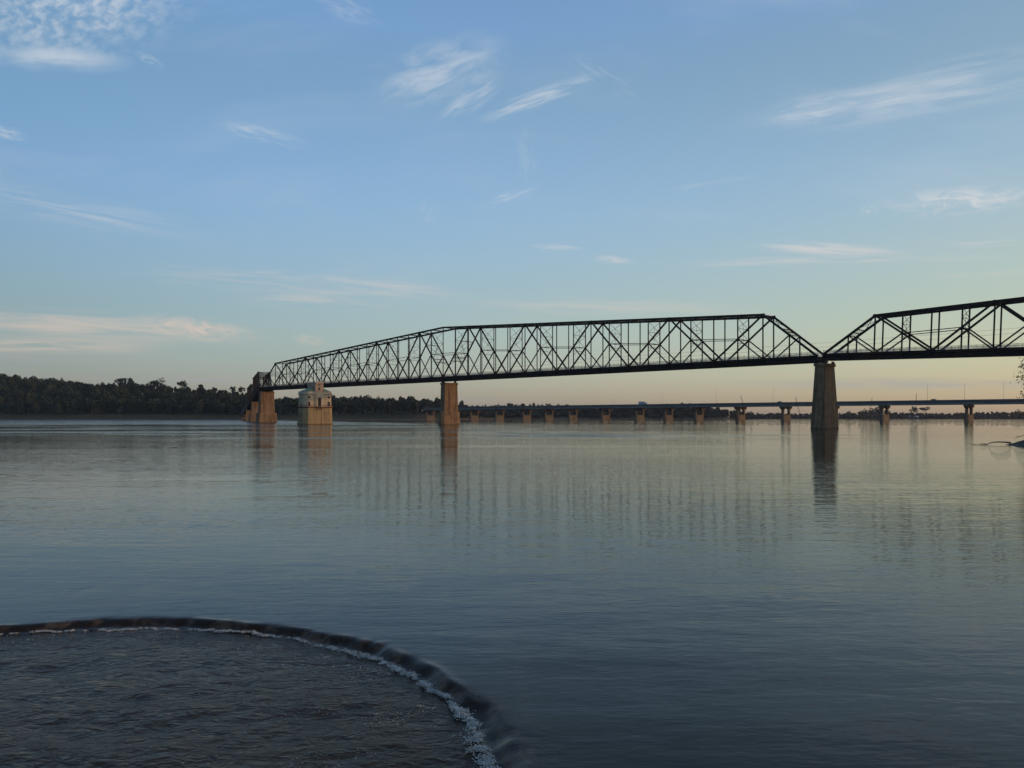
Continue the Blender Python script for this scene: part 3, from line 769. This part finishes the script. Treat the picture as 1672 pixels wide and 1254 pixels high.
m = MB(); m.obox(lf, tex_, tback, (-2.1, -.6, 4.6), (-.2, .6, 4.75)); m.obox(lf, tex_, tback, (-2.0, -.5, 3.9), (-1.85, -.35, 4.6)); m.beam(lf + tex_*-2 + UP*4.6, lf + tex_*-.3 + UP*3.2, .12, .12)
m.obox(lf, tex_, tback, (-2.1, -.6, 4.75), (-2.0, -.5, 5.6)); m.build('landing', M_band, TW)
m = MB(); m.tube([TO + UP*18.2 + tback*-3.2, TO + UP*19.2 + tback*-3.2], .09); m.tube([TO + UP*18.2 + tback*1, TO + UP*18.8 + tback*1], .2); m.build('roof_vent', M_band, tur)

# ---------------------------------------------------------------- new highway bridge behind
HB = empty('highway_bridge', (px(1200, 590), 590, 0), 'long low concrete girder highway bridge crossing behind the truss bridge', 'bridge')
ZH = 8.0 + EYE
def HYd(x): return 8.0*F/(.0104*(x + 428))
tn = (836 + 428)/F; k = 1/math.hypot(tn, 1)
hd = Vector((-tn*k, k, 0)); he = Vector((k, tn*k, 0)); ho = Vector((px(1200, HYd(1200)), HYd(1200), 0))
def s_of(x): return (HYd(x) - ho.y)/hd.y
def HP(s, a, z): q = ho + hd*s + he*a; return Vector((q.x, q.y, z))
s_near = s_of(1800); s_far = s_of(690)
for a0 in (0.0, 13.5):
    m = MB()
    def bx(a, b, z0, z1, m=m):
        p = [HP(s_near, a, z0), HP(s_near, b, z0), HP(s_far, b, z0), HP(s_far, a, z0), HP(s_near, a, z1), HP(s_near, b, z1), HP(s_far, b, z1), HP(s_far, a, z1)]
        m.hexa(p)
    bx(a0+1.2, a0+9.8, ZH, ZH+1.75)
    for j in range(int((s_far - s_near)/6)): m.beam(HP(s_near + j*6, a0+1.18, ZH+.1), HP(s_near + j*6, a0+1.18, ZH+1.7), .12, .3)
    g_ = m.build('girder', M_girder, HB)
    m = MB(); bx(a0, a0+11, ZH+1.753, ZH+2.05, m); m.build('road_deck', M_conc, HB)
    m = MB(); bx(a0-.02, a0+.35, ZH+2.053, ZH+2.95, m); m.build('parapet', M_parapet, HB)
    m = MB(); bx(a0+10.65, a0+11.02, ZH+2.053, ZH+2.95, m); m.build('parapet', M_parapet, HB)
pxs = [702, 774, 815.5, 859.5, 896, 935, 988.5, 1044, 1091, 1141, 1209, 1283, 1361, 1444, 1582, 1740]
for i, x in enumerate(pxs):
    uu = (x - 836)/F; q0 = ho + he*10.0          # the pair of columns stands centred on the mark
    s_ = (uu*q0.y - q0.x)/(hd.x - uu*hd.y)
    m = MB(); o = HP(s_, 10.0, 0); T_ = 2.0
    m.rings([ring(o, hd, he, T_/2+.5, 6.5, .9, -2.5), ring(o, hd, he, T_/2+.2, 6.2, .8, 4.8), ring(o, hd, he, T_/2, 6.0, .7, 5.0)])
    p = m.build('pier', M_conc, HB)
    for a in (5.2, 15.2):
        q = HP(s_, a, 0); c_ = MB()
        c_.rings([ring(q, hd, he, .8, 1.1, .3, 5.002), ring(q, hd, he, .8, 1.1, .3, ZH-2.6), ring(q, hd, he, 1.0, 3.9, .3, ZH-1.2), ring(q, hd, he, 1.0, 3.9, .3, ZH-.3)])
        c_.build('column', M_conc, p)
        for bx_ in (-3, 0, 3):
            bb = MB(); bb.obox(q, he, hd, (bx_-.4, -.4, ZH-.298), (bx_+.4, .4, ZH-.004)); bb.build('bearing', M_steel, p)
# lamp posts
def lamp(x, lab):
    s_ = s_of(x); q = HP(s_, 11.9, ZH+2.06); r = empty('lamp_post', q, lab, 'lamp post', 'lamp posts on the highway bridge')
    m = MB(); m.tube([q, q+UP*6, q+UP*11.2], [.10, .07, .05]); m.build('pole', M_pole, r)
    m = MB(); m.tube([q+UP*11.2, q+UP*11.6+he*1.2, q+UP*11.65+he*2.2], .05); m.build('arm', M_pole, r)
    m = MB(); m.obox(q+he*2.2, he, hd, (0, -.18, 11.55), (.8, .18, 11.72)); m.build('lamp_head', M_pole, r)
LX = [(1631, 'tall thin lamp post nearest the right edge, above the highway bridge'), (1566, 'thin lamp post just left of the rightmost wide highway pier'), (1505, 'thin lamp post left of the two round crowned trees'),
      (1250, 'thin lamp post over the highway bridge left of the tall stone pier'), (1157, 'thin lamp post over the highway bridge near the end of the wood'), (1068, 'thin lamp post over the highway bridge right of the pale truck'), (989, 'leftmost thin lamp post seen over the highway bridge')]
for x, l in LX: lamp(x, l)
# vehicles
def wheel(m, c, ax, r, w):
    a = ax.normalized(); b_ = UP.cross(a).normalized()
    m.rings([[c + a*s_ + (b_*math.cos(t) + UP*math.sin(t))*r for t in [6.283*j/12 for j in range(12)]] for s_ in (-w/2, w/2)])
def car(x, a, lab, mm, scale=1.0):
    s_ = s_of(x); o = HP(s_, a, ZH+2.055); r = empty('car', o, lab, 'car', 'vehicles on the highway bridge')
    def P_(t, w, z): return o + hd*(-t*scale) + he*(w*scale) + UP*(z*scale)
    m = MB(); prof = [(-2.3, .35), (-2.3, .85), (-1.9, 1.0), (-1.5, 1.55), (.6, 1.6), (1.3, 1.05), (2.2, .9), (2.35, .4)]
    m.rings([[P_(t, w, z) for t, z in prof] for w in (-.9, .9)]); m.build('body', mm, r)
    m = MB(); m.rings([[P_(t, w, z) for t, z in [(-1.72, 1.08), (-1.42, 1.48), (.52, 1.52), (1.05, 1.1)]] for w in (-.93, .93)]); m.build('window', M_glass, r)
    for t in (-1.45, 1.45):
        for w in (-.8, .8): m = MB(); wheel(m, P_(t, w, .34), he, .34*scale, .25); m.build('wheel', M_tyre, r)
car(1523, 3.0, 'dark car on the highway bridge right of the round crowned trees', M_dark)
car(1271, 3.0, 'small dark car on the highway bridge left of the tall stone pier', M_dark)
def truck(x):
    s_ = s_of(x); a = 3.2; o = HP(s_, a, ZH+2.055); r = empty('lorry', o, 'pale box truck on the highway bridge in front of the wooded far bank', 'truck', 'vehicles on the highway bridge')
    ex = -hd
    m = MB(); m.obox(o, ex, he, (-4.2, -1.2, 1.0), (2.2, 1.2, 3.2)); m.build('cargo_box', M_white, r)
    m = MB(); k0 = [(2.4, .5), (2.4, 2.4), (3.6, 2.4), (4.2, 1.6), (4.4, 1.4), (4.4, .5)]
    m.rings([[o + ex*t + he*w + UP*z for t, z in k0] for w in (-1.15, 1.15)]); cb = m.build('cab', M_white, r)
    m = MB(); m.rings([[o + ex*t + he*w + UP*z for t, z in [(2.9, 1.6), (2.9, 2.2), (3.5, 2.2), (3.95, 1.6)]] for w in (-1.18, 1.18)]); m.build('window', M_glass, cb)
    m = MB(); m.obox(o, ex, he, (-4.1, -.9, .6), (3.8, .9, .98)); m.build('chassis', M_dark, r)
    for t in (-3.6, -2.7, 1.0, 3.4):
        for w in (-1.0, 1.0): m = MB(); wheel(m, o + ex*t + he*w + UP*.5, he, .5, .3); m.build('wheel', M_tyre, r)
truck(1047)

# ---------------------------------------------------------------- far shore: crane booms, sheds, power line
def crane(x, Y, ytop, lean, lab):
    z0 = 1.8; o = Vector((px(x, Y), Y, z0)); r = empty('crane', o, lab, 'crane', 'cranes on the far shore')
    H = pz(ytop, Y) - z0
    m = MB(); m.obox(o, Vector((1,0,0)), Vector((0,1,0)), (-2.5, -2, 1.2), (3, 2, 3.8)); m.build('cab', M_crane, r)
    m = MB()
    for yy in (-2.3, 1.5): m.obox(o, Vector((1,0,0)), Vector((0,1,0)), (-3.4, yy, 0), (3.4, yy+.9, 1.2))
    m.build('track', M_tyre, r)
    m = MB(); tip = o + Vector((lean, 0, H)); foot = o + Vector((1.5, 0, 3))
    for a, b_ in ((-.7, -.5), (.7, -.5), (0, .7)): m.beam(foot + Vector((a, b_, 0)), tip + Vector((a*.4, b_*.4, 0)), .28, .28)
    K = int(H/2.2)
    for j in range(K):
        p0 = foot.lerp(tip, j/K); p1 = foot.lerp(tip, (j+1)/K); sg = 1 if j % 2 else -1
        m.beam(p0 + Vector((.6*sg, -.4, 0)), p1 + Vector((-.6*sg, -.4, 0)), .14, .14)
    m.build('boom', M_crane, r)
    m = MB(); m.tube([tip, tip + Vector((-lean*.03-.4, 0, -H*.45))], .08, 4); m.tube([tip, o + Vector((-2.4, 0, 3.8))], .08, 4); m.build('cable', M_steel, r)
crane(1306, 1560, 648, -9, 'slender crane boom leaning left, just left of the tall stone pier')
crane(1417, 1580, 649, 9, 'crane boom leaning right, just right of the tall stone pier')
crane(1494, 1590, 642, 3, 'tall thin crane boom rising behind the round crowned trees')
crane(1219, 1570, 646, -12, 'crane boom leaning left over the highway bridge at the end of the wood')
def shed(x, Y, w, h, lab, z0=1.5):
    o = Vector((px(x, Y), Y, z0)); r = empty('shed', o, lab, 'shed', 'buildings on the far shore')
    m = MB(); m.obox(o, Vector((1,0,0)), Vector((0,1,0)), (-w/2, -4, 0), (w/2, 4, h)); m.build('wall', M_white, r)
    m = MB(); m.rings([[o + Vector((sx, y_, z)) for y_, z in ((-4.4, h), (0, h+2), (4.4, h))] for sx in (-w/2-.4, w/2+.4)]); m.build('roof', M_roofs, r)
    m = MB()
    for j in range(int(w/4)): m.obox(o, Vector((1,0,0)), Vector((0,1,0)), (-w/2+1.5+j*4, -4.03, .3), (-w/2+3.2+j*4, -3.95, h*.6))
    m.build('door', M_void, r)
shed(1261, 1556, 10, 5, 'pale shed among trees left of the last highway columns before the tall stone pier')
shed(1296, 1552, 5, 3, 'tiny pale shed beside the leaning crane boom')
shed(1314, 1550, 6, 3.4, 'small white shed on the shore left of the tall stone pier')
shed(1488, 1545, 26, 2.4, 'long low pale shed by the water under the round crowned trees', 1.2)
pw = MB()
for off in (0, 1.6):
    pts = []
    for i in range(61):
        x = 480 + i*(1900-480)/60
        Y = 27.5*F/(.0672*(x + 428)); sag = 0
        s01 = ((x-480)/(1420)); z = 27.5 + EYE + off - 1.2*math.sin(s01*math.pi*1.0)
        pts.append((px(x, Y), Y, z))
    pw.tube(pts, .035, 3)
tag(pw.build('power_line', M_steel), 'thin overhead cables running behind the truss bridge', 'power line')

# ---------------------------------------------------------------- vegetation
def crown_faces(c, rx, rz, n, leaf, lobes=7, flat=1.0, seed=None, bottom=-.7):
    """leaf-clump quads spread through the lobes of one crown"""
    r = np.random.default_rng(seed) if seed is not None else rng
    lc = r.normal(0, 1, (lobes, 3)); lc /= np.linalg.norm(lc, axis=1)[:, None]
    lc *= r.uniform(.35, .72, (lobes, 1)); lc[:, 2] = np.clip(lc[:, 2], bottom, 1)
    lr = r.uniform(.30, .52, lobes)
    k = r.integers(0, lobes, n)
    d = r.normal(0, 1, (n, 3)); d /= np.linalg.norm(d, axis=1)[:, None]
    rad = lr[k]*r.uniform(.55, 1.05, n)
    p = lc[k] + d*rad[:, None]
    P = np.asarray(c) + p*np.array([rx, rx, rz])
    a = r.normal(0, 1, (n, 3)); a /= np.linalg.norm(a, axis=1)[:, None]
    b_ = np.cross(a, r.normal(0, 1, (n, 3))); b_ /= np.linalg.norm(b_, axis=1)[:, None]
    s = leaf*r.uniform(.6, 1.3, (n, 1))
    V = np.stack([P - a*s - b_*s*.6, P + a*s - b_*s*.7, P + a*s*.8 + b_*s*.7, P - a*s*.7 + b_*s*.6], 1)
    return V.reshape(-1, 3)
def quads(n): return np.arange(n*4).reshape(-1, 4)
def wood(name, spots, n, leaf, mat_, label):
    """a far wood that reads as one mass; spots = (x, y, z ground, height, radius)"""
    VV = []; TB = MB()
    for (x, y, z, h, r_) in spots:
        VV.append(crown_faces((x, y, z + h*.52), r_, h*.50, n, leaf, lobes=int(rng.integers(5, 9)), bottom=-1))
    V = np.concatenate(VV); o = np_mesh(name, V, quads(len(V)//4), mat_)
    tag(o, label, 'wood', kind='stuff'); return o
def tree(x, y, z, h, r_, mat_, label, group, n=260, leaf=.9, base=.30, flat=1.0, lean=0.0, lobes=8, seed=1):
    t_ = empty('tree', (x, y, z), label, 'tree', group)
    m = MB(); pts = [(x, y, z-.5), (x+lean*.2, y, z+h*.3), (x+lean*.6, y, z+h*.6), (x+lean, y, z+h*.85)]
    m.tube(pts, [h*.022, h*.017, h*.011, h*.005], 7)
    rr = random.Random(seed)
    for i in range(7):
        a = rr.uniform(0, 6.28); f = rr.uniform(.35, .75); p0 = Vector((x+lean*f, y, z+h*f)); L = r_*rr.uniform(.5, .9)
        m.tube([p0, p0 + Vector((math.cos(a)*L*.5, math.sin(a)*L*.5, h*.08)), p0 + Vector((math.cos(a)*L, math.sin(a)*L, h*.15))], [h*.009, h*.006, h*.003], 5)
    m.build('trunk', M_bark, t_)
    cz = z + h*(base + (1-base)/2)
    V = crown_faces((x+lean, y, cz), r_, h*(1-base)/2*flat, n, leaf, lobes=lobes, seed=seed)
    inv = np.array([x, y, z]); V = V - inv
    np_mesh('crown', V, quads(len(V)//4), mat_, t_)
    return t_
def spots_for(x0, x1, depth0, depth1, count, top, hr, rr=.30):
    out = []
    for i in range(count):
        xp = x0 + (x1-x0)*(i + rng.random())/count; u_ = (xp-836)/F; dd_ = rng.uniform(depth0, depth1)
        Y = 950.0
        for _ in range(6): Y = float(far_bank(u_*Y)) + dd_
        X = u_*Y; z = float(ground_z(np.array(X), np.array(Y)))
        h = rng.uniform(*hr)
        cap = pz(float(np.interp(xp, top[0], top[1])), Y) - z
        h = min(h, cap*rng.uniform(.90, 1.0)) if cap > 6 else max(4.0, cap)
        out.append((X, Y, z, h, max(2.5, h*rr*rng.uniform(.8, 1.25))))
    return out
sky_x = [-60, 0, 20, 40, 60, 100, 130, 150, 190, 215, 235, 262, 275, 300, 315, 330, 350, 365, 385, 400, 440, 460, 500, 560, 580, 600, 620, 640, 665, 700, 725]
sky_y = [604, 609, 613, 614, 615, 618, 622, 624, 624, 624, 624, 624, 630, 631, 634, 632, 634, 637, 637, 641, 646, 646, 645, 646, 645, 643, 647, 647, 647, 650, 651]
TL = (sky_x, sky_y)
sp_ = spots_for(-70, 720, 34, 52, 150, TL, (13, 22)) + spots_for(-70, 420, 60, 110, 130, TL, (18, 26)) + spots_for(-70, 430, 120, 170, 110, TL, (20, 40)) + spots_for(400, 730, 60, 100, 80, TL, (22, 40)) 
sp_ += spots_for(-260, -70, 40, 150, 60, TL, (18, 26)) + spots_for(-70, 220, 100, 200, 90, TL, (20, 30))
wood('wood', sp_, 330, 1.15, M_leafL, 'dark dense wood on the bluff along the left bank')
TM = ([720, 745, 760, 780, 800, 830, 870, 882, 895, 920, 935, 960, 1000, 1040, 1060, 1100, 1130, 1150, 1180, 1200], [652, 656, 660, 661, 662, 658, 658.5, 660, 658.5, 659, 660.5, 662, 662, 661, 661, 658, 657, 660, 663, 668])
wood('wood', spots_for(740, 1190, 14, 40, 130, TM, (4, 8), .7) + spots_for(740, 1190, 45, 75, 120, TM, (10, 15)) + spots_for(735, 1175, 90, 150, 130, TM, (14, 40)), 260, 1.2, M_leafM, 'blue green wood on the far bank behind the highway bridge')
TRr = ([1190, 1215, 1235, 1250, 1270, 1300, 1330, 1370, 1400, 1412, 1440, 1460, 1480, 1520, 1560, 1600, 1625, 1650, 1700, 1760], [666, 669, 673, 675, 672, 675, 673, 674, 673, 668, 667, 673, 673, 674, 673, 672.5, 671, 670.5, 668, 668])
wood('wood', spots_for(1195, 1760, 8, 20, 150, TRr, (4, 7), .8) + spots_for(1195, 1760, 10, 26, 150, TRr, (7, 11), .42) + spots_for(1195, 1760, 30, 70, 130, TRr, (10, 40), .36), 220, 1.1, M_leafM, 'low hazy wood along the far right shore')
# skyline trees one can tell apart
def sky_tree(xp, ytop, wpx, back, label, mat_=M_leafL, base=.35, n=300, leaf=1.0, hmax=28, flat=1.0, lobes=8, seed=1, lean=0):
    u_ = (xp-836)/F; Y = 950.0
    for _ in range(6): Y = float(far_bank(u_*Y)) + back
    X = u_*Y; z = float(ground_z(np.array(X), np.array(Y))); h = pz(ytop, Y) - z
    return tree(X, Y, z, h, wpx/F*Y/2, mat_, label, 'trees standing out of the far skyline', n=n, leaf=leaf, base=base, flat=flat, lobes=lobes, seed=seed, lean=lean)
sky_tree(5, 607.5, 24, 150, 'broad dark tree at the left edge of the photo, topping the bluff', seed=11)
sky_tree(23, 609.5, 14, 150, 'small pointed tree second from the left edge on the bluff', seed=12)
sky_tree(50, 612, 22, 150, 'rounded tree on the bluff a little right of the left edge', seed=13)
sky_tree(82, 616, 26, 150, 'low broad rounded tree on the left part of the bluff', seed=14)
sky_tree(198, 614.5, 26, 150, 'tall spreading tree left of the highest crown on the bluff', seed=15, base=.5)
sky_tree(213, 615, 12, 150, 'slim tree touching the tall spreading tree on the bluff', seed=16, base=.5)
sky_tree(257, 616.5, 32, 140, 'biggest round dark crown in the middle of the bluff skyline', seed=17, n=420)
sky_tree(298, 621.5, 22, 130, 'open crowned tree standing up right of the biggest round crown', seed=18, base=.55, n=200)
sky_tree(327, 627, 18, 130, 'medium open tree halfway between the biggest crown and the bridge', seed=19, base=.55, n=200)
sky_tree(349, 630.5, 13, 130, 'small domed tree on the bluff skyline near the bridge end', seed=20, base=.5, n=160)
sky_tree(380, 629.5, 11, 120, 'narrow open tree second from the dark bridge end', seed=21, base=.6, n=120)
sky_tree(392, 629.5, 11, 120, 'lone leaning tree with a gap under it beside the dark bridge end', seed=22, base=.62, n=120, lean=2)
sky_tree(753, 651, 8, 60, 'single dark tree just right of the middle pier', M_leafM, seed=23)
sky_tree(1430, 662.5, 30, 30, 'tall clump forming tree behind the columns right of the tall stone pier', M_leafM, seed=24, n=420, base=.1)
sky_tree(1412, 667.5, 16, 26, 'lower tree left of the tall clump behind the highway columns', M_leafM, seed=25, n=200, base=.1)
sky_tree(1492, 663.5, 17, 26, 'round crowned tree, left one of the pair right of the highway columns', M_leafM, seed=26, base=.45, n=240)
sky_tree(1511, 663.5, 21, 26, 'wide umbrella crowned tree, right one of the pair, sky under it', M_leafM, seed=27, base=.60, n=240)
sky_tree(1385, 671, 9, 20, 'small round tree right beside the tall stone pier on the far shore', M_leafM, seed=28, base=.2, n=120)

# willow at the right edge
def near_tree():
    x, y, z = 52.3, 77.0, 1.0
    t_ = empty('willow_tree', (x, y, z), 'loose leafy tree hanging over the river at the right edge', 'tree')
    m = MB(); m.tube([(x+2, y, z-.4), (x+1.2, y, z+2.5), (x+.5, y, z+5.5), (x+.3, y, z+8.2)], [.28, .22, .15, .06], 8)
    tips = []
    rr = random.Random(5)
    for i in range(72):
        f = rr.uniform(.25, 1); p0 = Vector((x+2-1.7*f, y, z+8*f)); a = rr.uniform(0, 6.28); L = rr.uniform(1.4, 3.4)*(1.15-.45*f)
        q1 = p0 + Vector((math.cos(a)*L*.5, math.sin(a)*L*.5, rr.uniform(.1, .7))); q2 = p0 + Vector((math.cos(a)*L, math.sin(a)*L, rr.uniform(-.5, .6)))
        m.tube([p0, q1, q2], [.06, .04, .012], 5); tips.append((p0.lerp(q1, .6), q1, q2))
    m.build('trunk', M_bark, t_)
    VV = []
    for p0, q1, q2 in tips:
        for k in range(75):
            f = rr.random(); c_ = (p0.lerp(q1, f*2) if f < .5 else q1.lerp(q2, f*2-1)) + Vector((rr.gauss(0, .26), rr.gauss(0, .26), rr.gauss(-.08, .26)))
            a = Vector((rr.gauss(0, 1), rr.gauss(0, 1), rr.gauss(-.6, .7))).normalized(); b_ = a.cross(Vector((rr.gauss(0, 1), rr.gauss(0, 1), rr.gauss(0, 1)))).normalized()
            s = rr.uniform(.07, .15); w_ = s*.38
            VV += [c_ - a*s, c_ + b_*w_, c_ + a*s, c_ - b_*w_]
    V = np.array([v_[:] for v_ in VV]) - np.array([x, y, z]); np_mesh('crown', V, quads(len(V)//4), M_leafN, t_)
near_tree()
# unseen wood added outside the frame to shade the right pier from the sun
sp_ = []
for i in range(70):
    Y = rng.uniform(135, 218); X = rng.uniform(max(165, .8*Y+14), 262)
    sp_.append((X, Y, float(ground_z(np.array(X), np.array(Y))), rng.uniform(34, 41), rng.uniform(8, 11)))
wood('wood', sp_, 420, 1.1, M_leafL, 'tall unseen wood added on the right bank to shade the right pier')
def haze(dens):
    m = bpy.data.materials.new('evening_haze'); m.use_nodes = True; t = m.node_tree; t.nodes.clear()
    v = N(t, 'ShaderNodeVolumePrincipled'); v.inputs['Color'].default_value = (.86, .90, 1.0, 1); v.inputs['Density'].default_value = dens; v.inputs['Anisotropy'].default_value = .3
    o = N(t, 'ShaderNodeOutputMaterial'); t.links.new(v.outputs[0], o.inputs['Volume'])
    b_ = MB(); b_.box((-3200, -300, -6), (3200, 2600, 110)); tag(b_.build('haze', m), kind='stuff')
if HAZE: haze(HAZE)
for o in bpy.data.objects:
    if '_w' in o: del o['_w']
